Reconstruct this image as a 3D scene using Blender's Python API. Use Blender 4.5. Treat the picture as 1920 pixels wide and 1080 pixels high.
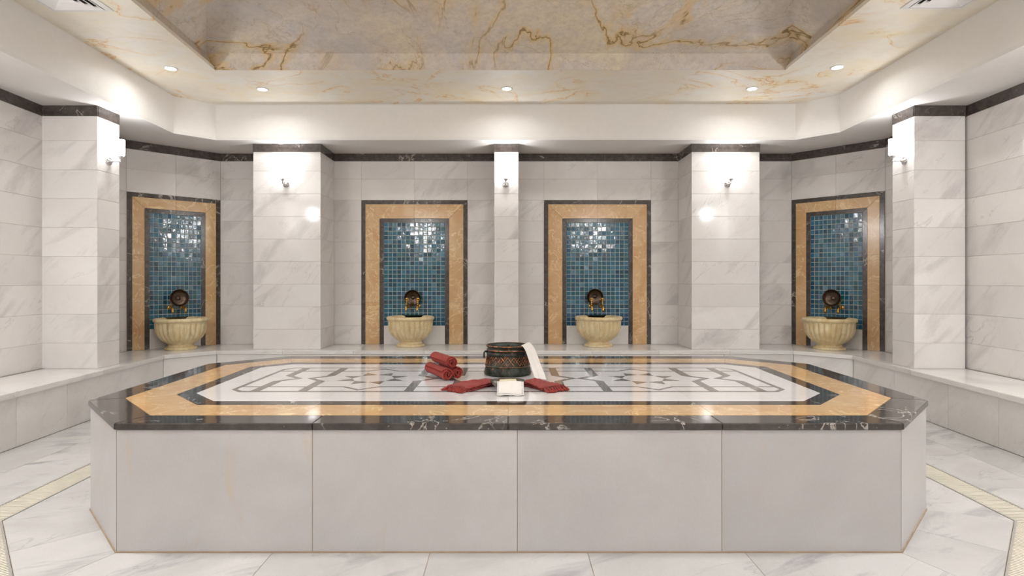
import bpy, bmesh, math, random
from mathutils import Vector, Matrix
random.seed(7)
PI = math.pi
for o in list(bpy.data.objects): bpy.data.objects.remove(o)
S = bpy.context.scene
COL = S.collection

# ------------------------------------------------------------------ camera
cam = bpy.data.cameras.new('camera')
cam.sensor_width = 36; cam.lens = 1080*36/1920
cam.shift_x = 7/1920; cam.shift_y = -15/1920
cam.clip_start = .02
co = bpy.data.objects.new('camera', cam); COL.objects.link(co)
co.location = (0, 0, 1.2); co.rotation_euler = (PI/2, 0, 0)
S.camera = co
# ------------------------------------------------------------------ light settings
W = bpy.data.worlds.new('world'); S.world = W; W.use_nodes = True
W.node_tree.nodes['Background'].inputs[0].default_value = (1, .95, .9, 1)
W.node_tree.nodes['Background'].inputs[1].default_value = .1
DOWN_W = 3.5        # each ceiling downlight, W
SHADE_E = 15.0       # sconce glass emission strength
S.view_settings.view_transform = 'Standard'
S.view_settings.look = 'None'
S.view_settings.gamma = 1
S.view_settings.use_curve_mapping = False
S.view_settings.exposure = 0.47

# ------------------------------------------------------------------ materials
class NT:
    def __init__(s, name):
        s.m = bpy.data.materials.new(name); s.m.use_nodes = True
        s.t = s.m.node_tree; s.p = s.t.nodes['Principled BSDF']
    def n(s, kind, **kw):
        nd = s.t.nodes.new('ShaderNode'+kind)
        for k, v in kw.items():
            if k.startswith('i_'):
                k = k[2:]; k = int(k) if k.isdigit() else k.replace('_', ' ')
                nd.inputs[k].default_value = v
            else: setattr(nd, k, v)
        return nd
    def l(s, a, b): s.t.links.new(a, b)
    def ramp(s, fac, stops, interp='LINEAR'):
        r = s.n('ValToRGB'); r.color_ramp.interpolation = interp
        e = r.color_ramp.elements
        while len(e) < len(stops): e.new(.5)
        for el, (p, c) in zip(e, stops):
            el.position = p; el.color = (*c, 1) if len(c) == 3 else c
        s.l(fac, r.inputs[0]); return r.outputs[0]
    def mix(s, fac, a, b, mode='MIX'):
        m = s.n('Mix', data_type='RGBA', blend_type=mode)
        for inp, v in ((m.inputs[0], fac), (m.inputs[6], a), (m.inputs[7], b)):
            if isinstance(v, (int, float)): inp.default_value = v
            elif isinstance(v, tuple): inp.default_value = (*v, 1)
            else: s.l(v, inp)
        return m.outputs[2]
    def coords(s, scale=(1, 1, 1), rot=(0, 0, 0), rnd=True):
        tc = s.n('TexCoord'); mp = s.n('Mapping')
        mp.inputs['Scale'].default_value = scale; mp.inputs['Rotation'].default_value = rot
        if rnd:
            oi = s.n('ObjectInfo'); v = s.n('VectorMath', operation='SCALE')
            cb = s.n('CombineXYZ'); s.l(oi.outputs['Random'], cb.inputs[0]); s.l(oi.outputs['Random'], cb.inputs[1]); s.l(oi.outputs['Random'], cb.inputs[2])
            s.l(cb.outputs[0], v.inputs[0]); v.inputs['Scale'].default_value = 37.
            ad = s.n('VectorMath', operation='ADD'); s.l(tc.outputs['Object'], ad.inputs[0]); s.l(v.outputs[0], ad.inputs[1])
            s.l(ad.outputs[0], mp.inputs[0]); s.rand = oi.outputs['Random']
        else: s.l(tc.outputs['Object'], mp.inputs[0])
        return mp.outputs[0]
    def noise(s, vec, scale, detail=4, rough=.55, dist=0.):
        n = s.n('TexNoise', i_Scale=scale, i_Detail=detail, i_Roughness=rough, i_Distortion=dist)
        s.l(vec, n.inputs['Vector']); return n.outputs[0]
    def vein(s, vec, scale, width, detail=5, dist=.8, rough=.55):
        n = s.noise(vec, scale, detail, rough, dist)
        a = s.n('Math', operation='SUBTRACT', i_1=.5); s.l(n, a.inputs[0])
        b = s.n('Math', operation='ABSOLUTE'); s.l(a.outputs[0], b.inputs[0])
        return s.ramp(b.outputs[0], [(0, (1, 1, 1)), (width, (0, 0, 0))])
    def mul(s, a, b):
        m = s.n('Math', operation='MULTIPLY')
        for i, v in enumerate((a, b)):
            if isinstance(v, (int, float)): m.inputs[i].default_value = v
            else: s.l(v, m.inputs[i])
        return m.outputs[0]
    def out(s, col, rough=.4, metal=0., bump=None, bs=.1, bd=.002, spec=None):
        if isinstance(col, tuple): s.p.inputs['Base Color'].default_value = (*col, 1)
        else: s.l(col, s.p.inputs['Base Color'])
        if isinstance(rough, float): s.p.inputs['Roughness'].default_value = rough
        else: s.l(rough, s.p.inputs['Roughness'])
        s.p.inputs['Metallic'].default_value = metal
        if spec is not None: s.p.inputs['Specular IOR Level'].default_value = spec
        if bump is not None:
            b = s.n('Bump', i_Strength=bs, i_Distance=bd); s.l(bump, b.inputs['Height']); s.l(b.outputs[0], s.p.inputs['Normal'])
        return s.m

def lin(r, g, b):
    f = lambda c: c/12.92 if c <= .04045 else ((c+.055)/1.055)**2.4
    return tuple(f(v/255) for v in (r, g, b))

def marble(name, base, tint, vein, rough=.18, amt=.5, scale=1.0, streak=(0, .9, 0), stain=None, rnd=True, per=.05, va=.8):
    t = NT(name); v = t.coords(rnd=rnd)
    st = t.n('Mapping'); t.l(v, st.inputs[0]); st.vector_type = 'TEXTURE'; st.inputs['Rotation'].default_value = streak; st.inputs['Scale'].default_value = (1.0, 1.0, .27)
    cloud = t.noise(v, 2.2*scale, 5, .6, .6)
    c = t.mix(t.ramp(cloud, [(.35, (0, 0, 0)), (.7, (1, 1, 1))]), base, tint)
    s1 = t.noise(st.outputs[0], 1.6*scale, 6, .62, .7)
    c = t.mix(t.mul(t.ramp(s1, [(.54, (0, 0, 0)), (.76, (1, 1, 1))]), amt), c, vein)
    vv = t.vein(st.outputs[0], 1.3*scale, .005, 6, .8)
    msk = t.ramp(t.noise(v, 1.4*scale, 2), [(.45, (0, 0, 0)), (.6, (1, 1, 1))])
    c = t.mix(t.mul(t.mul(vv, msk), amt*va), c, vein)
    gr = t.noise(v, 110, 3, .6)
    c = t.mix(.07, c, t.ramp(gr, [(.3, (.3, .3, .3)), (.7, (1, 1, 1))]), 'MULTIPLY')
    if rnd:
        rr = t.ramp(t.rand, [(0, (1-per*2,)*3), (1, (1, 1, 1))])
        c = t.mix(1., c, rr, 'MULTIPLY')
    if stain:
        sm = t.n('Mapping'); t.l(v, sm.inputs[0]); sm.inputs['Scale'].default_value = (3.2, 3.2, .9)
        k = t.noise(sm.outputs[0], 1.6, 5, .6, .3)
        c = t.mix(t.mul(t.ramp(k, [(.62, (0, 0, 0)), (.8, (1, 1, 1))]), .6), c, stain)
    return t.out(c, float(rough), bump=t.noise(v, 7, 3), bs=.03, bd=.01)

WALLM = marble('white wall marble', lin(234, 230, 226), lin(225, 219, 215), lin(158, 154, 154), .08, .55, .6, streak=(0, -.75, 0))
PLATM = marble('grey platform marble', lin(200, 196, 195), lin(186, 182, 181), lin(184, 180, 180), .3, .3, .6, streak=(.2, -1.1, 0), stain=lin(196, 168, 118), va=.25)
BENCHM = marble('bench marble', lin(232, 229, 225), lin(222, 217, 212), lin(175, 171, 170), .2, .4, .6, streak=(.3, -.8, 0))
FLOORM = marble('floor marble', lin(204, 201, 198), lin(184, 181, 177), lin(112, 113, 118), .24, .8, .7, va=.4, streak=(1.3, .2, .5), per=.06)
FIELDM = marble('polished white marble', lin(232, 229, 228), lin(226, 221, 219), lin(190, 188, 190), .06, .25)

def darkstone(name, base, tint, rough):
    t = NT(name); v = t.coords()
    c = t.mix(t.ramp(t.noise(v, 22, 6, .7), [(.35, (0, 0, 0)), (.7, (1, 1, 1))]), base, tint)
    vv = t.mul(t.vein(v, 3.2, .012, 6, 1.2), t.ramp(t.noise(v, 2.5, 2), [(.5, (0, 0, 0)), (.6, (1, 1, 1))]))
    c = t.mix(t.mul(vv, .85), c, lin(196, 186, 176))
    sp = t.n('TexVoronoi', i_Scale=34.); t.l(v, sp.inputs['Vector'])
    c = t.mix(t.mul(t.ramp(sp.outputs['Distance'], [(.06, (1, 1, 1)), (.13, (0, 0, 0))]), t.ramp(t.noise(v, 9, 2), [(.52, (0, 0, 0)), (.6, (1, 1, 1))])), c, lin(170, 158, 148))
    return t.out(c, rough, bump=t.noise(v, 30, 3), bs=.03, bd=.005)
DARK = darkstone('dark brown marble', lin(62, 55, 51), lin(92, 83, 78), .14)
DARKTOP = darkstone('dark polished marble', lin(58, 52, 49), lin(82, 76, 72), .07)
INLAY = darkstone('inlay grey marble', lin(112, 104, 98), lin(134, 126, 120), .08)

def onyx(name, rough):
    t = NT(name); v = t.coords()
    c = t.mix(t.ramp(t.noise(v, 5, 6, .6, .8), [(.3, (0, 0, 0)), (.7, (1, 1, 1))]), lin(198, 156, 106), lin(210, 178, 136))
    c = t.mix(t.mul(t.ramp(t.noise(v, 3.3, 4, .6, 1.5), [(.52, (0, 0, 0)), (.72, (1, 1, 1))]), .5), c, lin(194, 144, 106))
    c = t.mix(t.mul(t.vein(v, 4.2, .016, 5, 1.3), .7), c, lin(240, 216, 170))
    return t.out(c, rough, bump=t.noise(v, 12, 3), bs=.03, bd=.005)
ONYX = onyx('honey marble', .16)
ONYXTOP = onyx('honey polished marble', .07)

def plain(name, col, rough=.5, metal=0., bump=0, bscale=40., var=.0):
    t = NT(name); v = t.coords()
    c = col
    if var: c = t.mix(t.ramp(t.noise(v, bscale*.3, 4), [(.3, (0, 0, 0)), (.7, (1, 1, 1))]), col, tuple(x*(1-var) for x in col))
    return t.out(c, rough, metal, bump=t.noise(v, bscale, 4) if bump else None, bs=bump, bd=.003)
GROUT = plain('tile grout', lin(200, 192, 180), .8, var=.2)
GROUTD = plain('floor grout', lin(168, 148, 126), .8, var=.25)
MGROUT = plain('mosaic grout', lin(196, 198, 188), .7, var=.15)
PAINT = plain('cream ceiling paint', lin(230, 226, 221), .55, bump=.05, bscale=60., var=.03)
SOFFIT = plain('white ceiling paint', lin(226, 222, 218), .5, var=.03)
CHROME = plain('chrome', (.75, .75, .76), .1, 1.)
WHITEP = plain('white enamel', lin(225, 222, 220), .35)
BRASS = plain('aged brass', lin(222, 176, 92), .22, 1., bump=.3, bscale=90., var=.35)
BRONZE = plain('dark bronze', lin(104, 88, 76), .32, 1., bump=.25, bscale=120., var=.4)
TINNED = plain('tinned copper', lin(150, 146, 140), .28, 1., bump=.3, bscale=90., var=.3)
CREAMPL = plain('cream grating', lin(226, 218, 202), .45, var=.1)
SOAP = plain('olive soap', lin(228, 216, 182), .45, bump=.1, var=.08)
STEEL = plain('dull steel edge', lin(190, 186, 180), .35, .6)
STITCH = plain('grey stitching', lin(140, 140, 140), .8)
CHANNEL = plain('drain channel', lin(90, 84, 76), .7)
DUCT_SHADE = plain('painted duct shade', lin(30, 28, 26), .9)

def cloth(name, c1, c2, scale=260., bs=.5):
    t = NT(name); v = t.coords(rnd=False)
    w = t.n('TexWave', i_Scale=scale, i_Distortion=2., i_Detail=2.); t.l(v, w.inputs['Vector'])
    n = t.noise(v, 45, 5, .7)
    c = t.mix(n, c1, c2)
    mx = t.n('Math', operation='ADD'); t.l(w.outputs[1], mx.inputs[0]); t.l(t.noise(v, 90, 4), mx.inputs[1])
    m = t.out(c, .95, bump=mx.outputs[0], bs=bs, bd=.002)
    t.p.inputs['Sheen Weight'].default_value = .08
    return m
REDT = cloth('brick red terry', lin(176, 62, 50), lin(122, 36, 32), 60., 1.)
WHITET = cloth('white cotton', lin(232, 226, 220), lin(222, 216, 210), 90., .2)

t = NT('blue glass mosaic'); v = t.coords()
c = t.ramp(t.rand, [(0, lin(6, 56, 78)), (.2, lin(10, 78, 104)), (.4, lin(22, 92, 120)), (.6, lin(12, 84, 98)), (.78, lin(50, 106, 134)), (.9, lin(20, 68, 106)), (.97, lin(80, 118, 138))], 'CONSTANT')
c = t.mix(t.mul(t.noise(v, 60, 3), .3), c, lin(50, 112, 134))
MOSAIC = t.out(c, .07, bump=t.noise(v, 26, 2), bs=.22, bd=.006)
t.p.inputs['Coat Weight'].default_value = .15; t.p.inputs['Coat Roughness'].default_value = .03

t = NT('carved alabaster'); v = t.coords()
c = t.mix(t.ramp(t.noise(v, 6, 6, .65, .8), [(.35, (0, 0, 0)), (.7, (1, 1, 1))]), lin(228, 212, 172), lin(208, 182, 132))
sv = t.n('Mapping'); t.l(v, sv.inputs[0]); sv.inputs['Scale'].default_value = (8, 8, 1.5)
c = t.mix(t.mul(t.ramp(t.noise(sv.outputs[0], 3, 5, .6, .4), [(.5, (0, 0, 0)), (.72, (1, 1, 1))]), .55), c, lin(172, 132, 78))
c = t.mix(t.mul(t.vein(v, 5, .014), .6), c, lin(238, 226, 196))
ALAB = t.out(c, .32, bump=t.noise(v, 40, 4), bs=.15, bd=.004)

t = NT('patinated copper'); v = t.coords(rnd=False)
c = t.mix(t.ramp(t.noise(v, 14, 6, .7), [(.4, (0, 0, 0)), (.6, (1, 1, 1))]), lin(44, 43, 36), lin(66, 74, 68))
c = t.mix(t.ramp(t.noise(v, 30, 5, .7), [(.6, (0, 0, 0)), (.68, (1, 1, 1))]), c, lin(150, 92, 62))
PATINA = t.out(c, .38, .75, bump=t.noise(v, 60, 5, .7), bs=.6, bd=.004)
t = NT('rubbed copper relief'); v = t.coords(rnd=False)
c = t.mix(t.ramp(t.noise(v, 40, 5, .7), [(.4, (0, 0, 0)), (.62, (1, 1, 1))]), lin(206, 132, 92), lin(70, 66, 54))
RUBBED = t.out(c, .36, .85, bump=t.noise(v, 90, 4), bs=.4, bd=.003)

# painted marble-effect ceilings
t = NT('cream veined ceiling'); v = t.coords(scale=(1, 1.3, 1), rnd=False)
c = t.mix(t.ramp(t.noise(v, 1.6, 6, .65, .8), [(.35, (0, 0, 0)), (.7, (1, 1, 1))]), lin(228, 224, 216), lin(228, 214, 184))
c = t.mix(t.mul(t.ramp(t.noise(v, 9, 6, .7, .5), [(.45, (0, 0, 0)), (.75, (1, 1, 1))]), .35), c, lin(206, 196, 182))
mk = t.ramp(t.noise(v, 1.3, 3, .5), [(.46, (0, 0, 0)), (.58, (1, 1, 1))])
c = t.mix(t.mul(t.mul(t.vein(v, 1.1, .04, 7, 1.3, .58), mk), .4), c, lin(226, 192, 120))
c = t.mix(t.mul(t.mul(t.vein(v, 1.1, .009, 7, 1.3, .58), mk), .85), c, lin(208, 146, 60))
CREAMC = t.out(c, .5)
t = NT('grey gold veined ceiling'); v = t.coords(scale=(1, 1.2, 1.2), rot=(0, 0, .5), rnd=False)
c = t.mix(t.ramp(t.noise(v, 1.1, 6, .65, .8), [(.36, (0, 0, 0)), (.64, (1, 1, 1))]), lin(204, 196, 190), lin(214, 200, 174))
c = t.mix(t.mul(t.ramp(t.noise(v, 13, 9, .85), [(.42, (0, 0, 0)), (.66, (1, 1, 1))]), .55), c, lin(150, 143, 138))
c = t.mix(t.mul(t.ramp(t.noise(v, .8, 4, .5, .5), [(.5, (0, 0, 0)), (.66, (1, 1, 1))]), .6), c, lin(166, 158, 153))
mk = t.ramp(t.noise(v, .9, 3, .5), [(.36, (0, 0, 0)), (.5, (1, 1, 1))])
c = t.mix(t.mul(t.mul(t.vein(v, .55, .035, 6, 1., .55), mk), .8), c, lin(208, 170, 98))
c = t.mix(t.mul(t.mul(t.vein(v, .55, .008, 6, 1., .55), mk), .9), c, lin(100, 80, 50))
c = t.mix(t.mul(t.vein(v, 1.1, .008, 7, 1.2, .6), .45), c, lin(150, 122, 78))
GOLDC = t.out(c, .5)

def emit(name, col, st):
    t = NT(name); t.p.inputs['Base Color'].default_value = (.9, .9, .9, 1)
    t.p.inputs['Emission Color'].default_value = (*col, 1); t.p.inputs['Emission Strength'].default_value = st
    return t.m
GLOW = emit('lit opal glass', (.985, .99, 1), SHADE_E)
LENS = emit('downlight lens', (1, .95, .88), 30.)

# ------------------------------------------------------------------ helpers
def obj(name, me, mat=None, parent=None, loc=(0, 0, 0), rot=None, kind=None):
    if isinstance(me, bmesh.types.BMesh):
        b = me; me = bpy.data.meshes.new(name); b.to_mesh(me); b.free()
    if mat and not me.materials: me.materials.append(mat)
    o = bpy.data.objects.new(name, me); COL.objects.link(o)
    o.location = loc
    if rot is not None: o.rotation_euler = rot
    if parent: o.parent = parent
    if kind: o['kind'] = kind
    return o
def tag(o, label, cat, group=None):
    o['label'] = label; o['category'] = cat
    if group: o['group'] = group
    return o
def thing(name, label, cat, loc=(0, 0, 0), rz=0, group=None):
    o = bpy.data.objects.new(name, None); COL.objects.link(o)
    o.location = loc; o.rotation_euler = (0, 0, rz); o.empty_display_size = .1
    return tag(o, label, cat, group)
def dup(root, loc, rz, label):
    r = root.copy(); COL.objects.link(r); r.location = loc; r.rotation_euler = (0, 0, rz); r['label'] = label
    for ch in list(root.children):
        c = ch.copy(); COL.objects.link(c); c.parent = r
        for g in ch.children:
            d = g.copy(); COL.objects.link(d); d.parent = c
    return r
def smooth(bm, ang=40):
    for f in bm.faces: f.smooth = True
    for e in bm.edges:
        if len(e.link_faces) == 2 and e.calc_face_angle(0) > math.radians(ang): e.smooth = False
    return bm
def bx(bm, x0, x1, y0, y1, z0, z1, M=None):
    vs = [bm.verts.new(p) for p in [(x0, y0, z0), (x1, y0, z0), (x1, y1, z0), (x0, y1, z0), (x0, y0, z1), (x1, y0, z1), (x1, y1, z1), (x0, y1, z1)]]
    if M:
        for v in vs: v.co = M @ v.co
    for f in [(0, 3, 2, 1), (4, 5, 6, 7), (0, 1, 5, 4), (1, 2, 6, 5), (2, 3, 7, 6), (3, 0, 4, 7)]:
        bm.faces.new([vs[i] for i in f])
def bev(bm, w, seg=1):
    bmesh.ops.bevel(bm, geom=list(bm.edges), offset=w, segments=seg, affect='EDGES', profile=.5)
    return bm
_bc = {}
def boxmesh(w, d, h, b=.0012, mat=None):
    """box centred on x, front face (y=-0)... spans y 0..d, centred z; bevelled; cached"""
    k = (round(w, 3), round(d, 3), round(h, 3), b, mat.name)
    if k not in _bc:
        bm = bmesh.new(); bx(bm, -w/2, w/2, 0, d, -h/2, h/2); bev(bm, b)
        me = bpy.data.meshes.new('block'); bm.to_mesh(me); bm.free(); me.materials.append(mat); _bc[k] = me
    return _bc[k]
def prism(bm, pts, z0, z1):
    a = sum(pts[i][0]*pts[(i+1) % len(pts)][1]-pts[(i+1) % len(pts)][0]*pts[i][1] for i in range(len(pts)))
    if a < 0: pts = pts[::-1]
    n = len(pts)
    lo = [bm.verts.new((x, y, z0)) for x, y in pts]; hi = [bm.verts.new((x, y, z1)) for x, y in pts]
    bm.faces.new(lo[::-1]); bm.faces.new(hi)
    for i in range(n): bm.faces.new([lo[i], lo[(i+1) % n], hi[(i+1) % n], hi[i]])
    return bm
def slab(name, pts, z0, z1, mat, parent, b=.0015, kind=None):
    cx = sum(p[0] for p in pts)/len(pts); cy = sum(p[1] for p in pts)/len(pts)
    bm = prism(bmesh.new(), [(x-cx, y-cy) for x, y in pts], z0-z1, 0)
    if b: bev(bm, b)
    return obj(name, bm, mat, parent, (cx, cy, z1), kind=kind)
def lathe(bm, prof, n=32, M=None, mod=None):
    rings = []
    for r, z in prof:
        if r < 1e-5: rings.append([bm.verts.new((0, 0, z))])
        else: rings.append([bm.verts.new(mod(r, z, 2*PI*i/n) if mod else (r*math.cos(2*PI*i/n), r*math.sin(2*PI*i/n), z)) for i in range(n)])
    for a, b in zip(rings, rings[1:]):
        for i in range(n):
            j = (i+1) % n
            if len(a) == 1 and len(b) == 1: continue
            if len(a) == 1: bm.faces.new([a[0], b[j], b[i]])
            elif len(b) == 1: bm.faces.new([a[i], a[j], b[0]])
            else: bm.faces.new([a[i], a[j], b[j], b[i]])
    if M:
        for r in rings:
            for v in r: v.co = M @ v.co
    return bm
def tube(bm, pts, rad, n=10, cap=True):
    pts = [Vector(p) for p in pts]; rings = []
    if not hasattr(rad, '__len__'): rad = [rad]*len(pts)
    up = None
    for i, p in enumerate(pts):
        d = (pts[min(i+1, len(pts)-1)]-pts[max(i-1, 0)]).normalized()
        if up is None: up = d.orthogonal().normalized()
        up = (up-d*up.dot(d)).normalized(); s = d.cross(up)
        rings.append([bm.verts.new(p+rad[i]*(math.cos(2*PI*k/n)*up+math.sin(2*PI*k/n)*s)) for k in range(n)])
    for a, b in zip(rings, rings[1:]):
        for k in range(n): bm.faces.new([a[k], a[(k+1) % n], b[(k+1) % n], b[k]])
    if cap: bm.faces.new(rings[0][::-1]); bm.faces.new(rings[-1])
    return bm
def torus(bm, R, r, z=0, n=32, m=8, sx=1, sy=1, M=None):
    rs = []
    for i in range(n):
        a = 2*PI*i/n
        rs.append([bm.verts.new(((R+r*math.cos(2*PI*k/m))*math.cos(a)*sx, (R+r*math.cos(2*PI*k/m))*math.sin(a)*sy, z+r*math.sin(2*PI*k/m))) for k in range(m)])
    for i in range(n):
        for k in range(m): bm.faces.new([rs[i][k], rs[(i+1) % n][k], rs[(i+1) % n][(k+1) % m], rs[i][(k+1) % m]])
    if M:
        for q in rs:
            for v in q: v.co = M @ v.co
    return bm
def offset(poly, d):
    """offset a CCW convex polygon outwards by d"""
    n = len(poly); L = []
    for i in range(n):
        (x0, y0), (x1, y1) = poly[i], poly[(i+1) % n]
        l = math.hypot(x1-x0, y1-y0); nx, ny = (y1-y0)/l, -(x1-x0)/l
        L.append((nx, ny, nx*x0+ny*y0+d))
    out = []
    for i in range(n):
        a, b, c = L[i-1]; e, f, g = L[i]
        D = a*f-b*e; out.append(((c*f-b*g)/D, (a*g-c*e)/D))
    return out
def clip(poly, a, b, c):
    """keep a*x+b*y<=c"""
    out = []; n = len(poly)
    for i in range(n):
        p, q = poly[i], poly[(i+1) % n]
        dp = a*p[0]+b*p[1]-c; dq = a*q[0]+b*q[1]-c
        if dp <= 0: out.append(p)
        if (dp < 0 < dq) or (dq < 0 < dp):
            t = dp/(dp-dq); out.append((p[0]+t*(q[0]-p[0]), p[1]+t*(q[1]-p[1])))
    return out
def clip_in(poly, conv):
    """clip to inside of a CCW convex polygon"""
    n = len(conv)
    for i in range(n):
        (x0, y0), (x1, y1) = conv[i], conv[(i+1) % n]
        nx, ny = (y1-y0), -(x1-x0)
        poly = clip(poly, nx, ny, nx*x0+ny*y0)
        if len(poly) < 3: return []
    return poly
def area(p):
    return abs(sum(p[i][0]*p[(i+1) % len(p)][1]-p[(i+1) % len(p)][0]*p[i][1] for i in range(len(p))))/2
def shrink(p, d):
    a = sum(p[i][0]*p[(i+1) % len(p)][1]-p[(i+1) % len(p)][0]*p[i][1] for i in range(len(p)))
    if a < 0: p = p[::-1]
    q = [p[0]]
    for v in p[1:]:
        if math.hypot(v[0]-q[-1][0], v[1]-q[-1][1]) > 1e-4: q.append(v)
    if math.hypot(q[0][0]-q[-1][0], q[0][1]-q[-1][1]) < 1e-4: q.pop()
    return offset(q, -d) if len(q) > 2 else []

# ------------------------------------------------------------------ plan of the room
ZB, ZT, ZC, ZU = .402, .571, 2.80, 3.17      # bench top, platform top, low soffit, upper ceiling
YW = 7.16
WLx = lambda y: -(3.86+.065*y)
WRx = lambda y: 3.86+.0525*y
YF = -1.1
WBL, WLB = (-3.576, YW), (WLx(6.455), 6.455)
WBR, WRB = (3.52, YW), (WRx(6.41), 6.41)
ROOM = [WBL, WLB, (WLx(YF), YF), (WRx(YF), YF), WRB, WBR]        # CCW
COURSES = [ZB, .632, .892, 1.152, 1.412, 1.672, 1.932, 2.192, 2.455, 2.675]
ZTOP = 2.798

def wall_frame(A, B, inside=(0, 3.6)):
    """returns origin A, unit u along AB, rotation about z so local +y points INTO the wall and x runs along; flips A/B if needed"""
    A, B = Vector(A), Vector(B)
    u = (B-A).normalized(); n = Vector((-u.y, u.x))   # local +y
    if n.dot(Vector(inside)-A) > 0: A, B = B, A; u = -u; n = -n
    return A, u, n, math.atan2(u.y, u.x), (B-A).length
def tiles(parent, A, B, rects, mat=None, name='tile', gap=.0025, depth=.009, proud=0.):
    """rects: (u0,u1,z0,z1) measured along the frame from its left end as seen from the room"""
    O, u, n, rz, L = wall_frame(A, B)
    for (u0, u1, z0, z1) in rects:
        if u1 < 0: u1 = L
        w, h = u1-u0-gap, z1-z0-gap
        if w < .01 or h < .01: continue
        c = O+u*((u0+u1)/2)-n*proud
        obj(name, boxmesh(w, depth, h, .0012, mat), None, parent, (c.x, c.y, (z0+z1)/2), (0, 0, rz))
def backing(name, A, B, z0, z1, mat, thick=.2, parent=None, kind='structure', ext=0.):
    O, u, n, rz, L = wall_frame(A, B)
    bm = bmesh.new(); bx(bm, -ext, L+ext, 0, thick, z0, z1)
    c = O+n*.0025
    bm.transform(Matrix.Translation((c.x, c.y, 0)) @ Matrix.Rotation(rz, 4, 'Z'))
    return obj(name, bm, mat, parent, kind=kind if not parent else None)

# big structure ---------------------------------------------------------------
fl = obj('floor', prism(bmesh.new(), [(-4.5, YF-.1), (4.5, YF-.1), (4.5, 7.4), (-4.5, 7.4)], -.12, -.06), CHANNEL, kind='structure')
wb = backing('wall_back', (-3.576, YW), (3.52, YW), -.05, 3.3, GROUT)
wcl = backing('wall_back_left', WLB, WBL, -.05, 3.3, GROUT)
wcr = backing('wall_back_right', WBR, WRB, -.05, 3.3, GROUT)
wl = backing('wall_left', (WLx(YF), YF), WLB, -.05, 3.3, GROUT)
wr = backing('wall_right', WRB, (WRx(YF), YF), -.05, 3.3, GROUT)
wf = backing('wall_front', (WLx(YF), YF), (WRx(YF), YF), -.05, 3.3, PAINT, ext=.1)

N1 = (-1.826, -.507); N2 = (.444, 1.773)      # back niches, x ranges
def X0(x): return x+3.576
rects = []
for z0, z1 in zip(COURSES, COURSES[1:]):
    rects.append((0, X0(-2.915), z0, z1))
    rects.append((X0(-2.19), X0(N1[0]), z0, z1)); rects.append((X0(N1[1]), X0(-.12), z0, z1))
    rects.append((X0(.08), X0(N2[0]), z0, z1)); rects.append((X0(N2[1]), X0(2.14), z0, z1))
    rects.append((X0(2.87), X0(3.52), z0, z1))
    if z0 > 2.19:
        for a, b in (N1, N2): rects += [(X0(a), X0((a+b)/2), z0, z1), (X0((a+b)/2), X0(b), z0, z1)]
tiles(wb, (-3.576, YW), (3.52, YW), rects, WALLM)
tiles(wb, (-3.576, YW), (3.52, YW), [(X0(a), X0(b), 2.675, ZTOP) for a, b in ((-3.576, -2.915), (-2.19, -1.85), (-1.85, -1.36), (-1.36, -.75), (-.75, -.12), (.08, .62), (.62, 1.2), (1.2, 1.77), (1.77, 2.14), (2.87, 3.52))], DARK, 'border_tile', proud=.005)
def chamfer_tiles(w, A, B):
    O, u, n, rz, L = wall_frame(A, B)
    tiles(w, A, B, [(0, L/2, z0, z1) for z0, z1 in zip(COURSES, COURSES[1:]) if z0 > 2.19]+[(L/2, L, z0, z1) for z0, z1 in zip(COURSES, COURSES[1:]) if z0 > 2.19], WALLM)
    tiles(w, A, B, [(0, L*.6, 2.675, ZTOP), (L*.6, L, 2.675, ZTOP)], DARK, 'border_tile', proud=.005)
    return O, u, n, rz, L
FCL = chamfer_tiles(wcl, WLB, WBL); FCR = chamfer_tiles(wcr, WBR, WRB)
def side_tiles(w, xf, yb, left):
    for i, (z0, z1) in enumerate(zip(COURSES+[2.675], COURSES[1:]+[ZTOP])):
        brd = z0 > 2.67
        ys = [1.2, 2.1, 3.0, 3.9, 5.23] if True else 0
        ys = [1.2, 2.3, 3.35, 4.29, 5.24]
        segs = list(zip(ys, ys[1:]))+[(5.44, yb)]
        for a, b in segs:
            tiles(w, (xf(a), a), (xf(b), b), [(0, -1, z0, z1)], DARK if brd else WALLM, 'border_tile' if brd else 'tile', proud=.005 if brd else 0)
side_tiles(wl, WLx, WLB[1], True); side_tiles(wr, WRx, WRB[1], False)

# ceiling ---------------------------------------------------------------------
OCT = [(-3.28, 6.464), (-3.584, 6.164), (-3.36, 1.15), (-3.06, .85), (3.06, .85), (3.36, 1.15), (3.525, 6.12), (3.216, 6.45)]
OUT = [(-3.6, 7.3), (-4.4, 6.5), (-4.1, YF-.1), (-3.0, YF-.1), (3.0, YF-.1), (4.1, YF-.1), (4.4, 6.45), (3.6, 7.3)]
REC = [(-2.754, 5.408), (-2.50, 1.9), (2.47, 1.9), (2.6, 5.405)]
def ringmesh(a, b, za, zb):
    bm = bmesh.new(); A = [bm.verts.new((*p, za)) for p in a]; B = [bm.verts.new((*p, zb)) for p in b]
    n = len(a)
    for i in range(n):
        j = (i+1) % n
        q = [A[i], A[j], B[j], B[i]]
        if (q[0].co-q[1].co).length < 1e-6: bm.verts.remove(q[1]) if False else None
        try: bm.faces.new(q)
        except Exception: pass
    bmesh.ops.remove_doubles(bm, verts=bm.verts, dist=1e-5)
    return bm
ce = obj('ceiling', ringmesh(OCT, [REC[0], REC[0], REC[1], REC[1], REC[2], REC[2], REC[3], REC[3]], ZU, ZU), CREAMC, kind='structure')
so = obj('soffit', ringmesh(OCT, OUT, ZC, ZC), SOFFIT, ce)
fa = obj('fascia', ringmesh(OCT, OCT, ZC, ZU), PAINT, ce)
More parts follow.
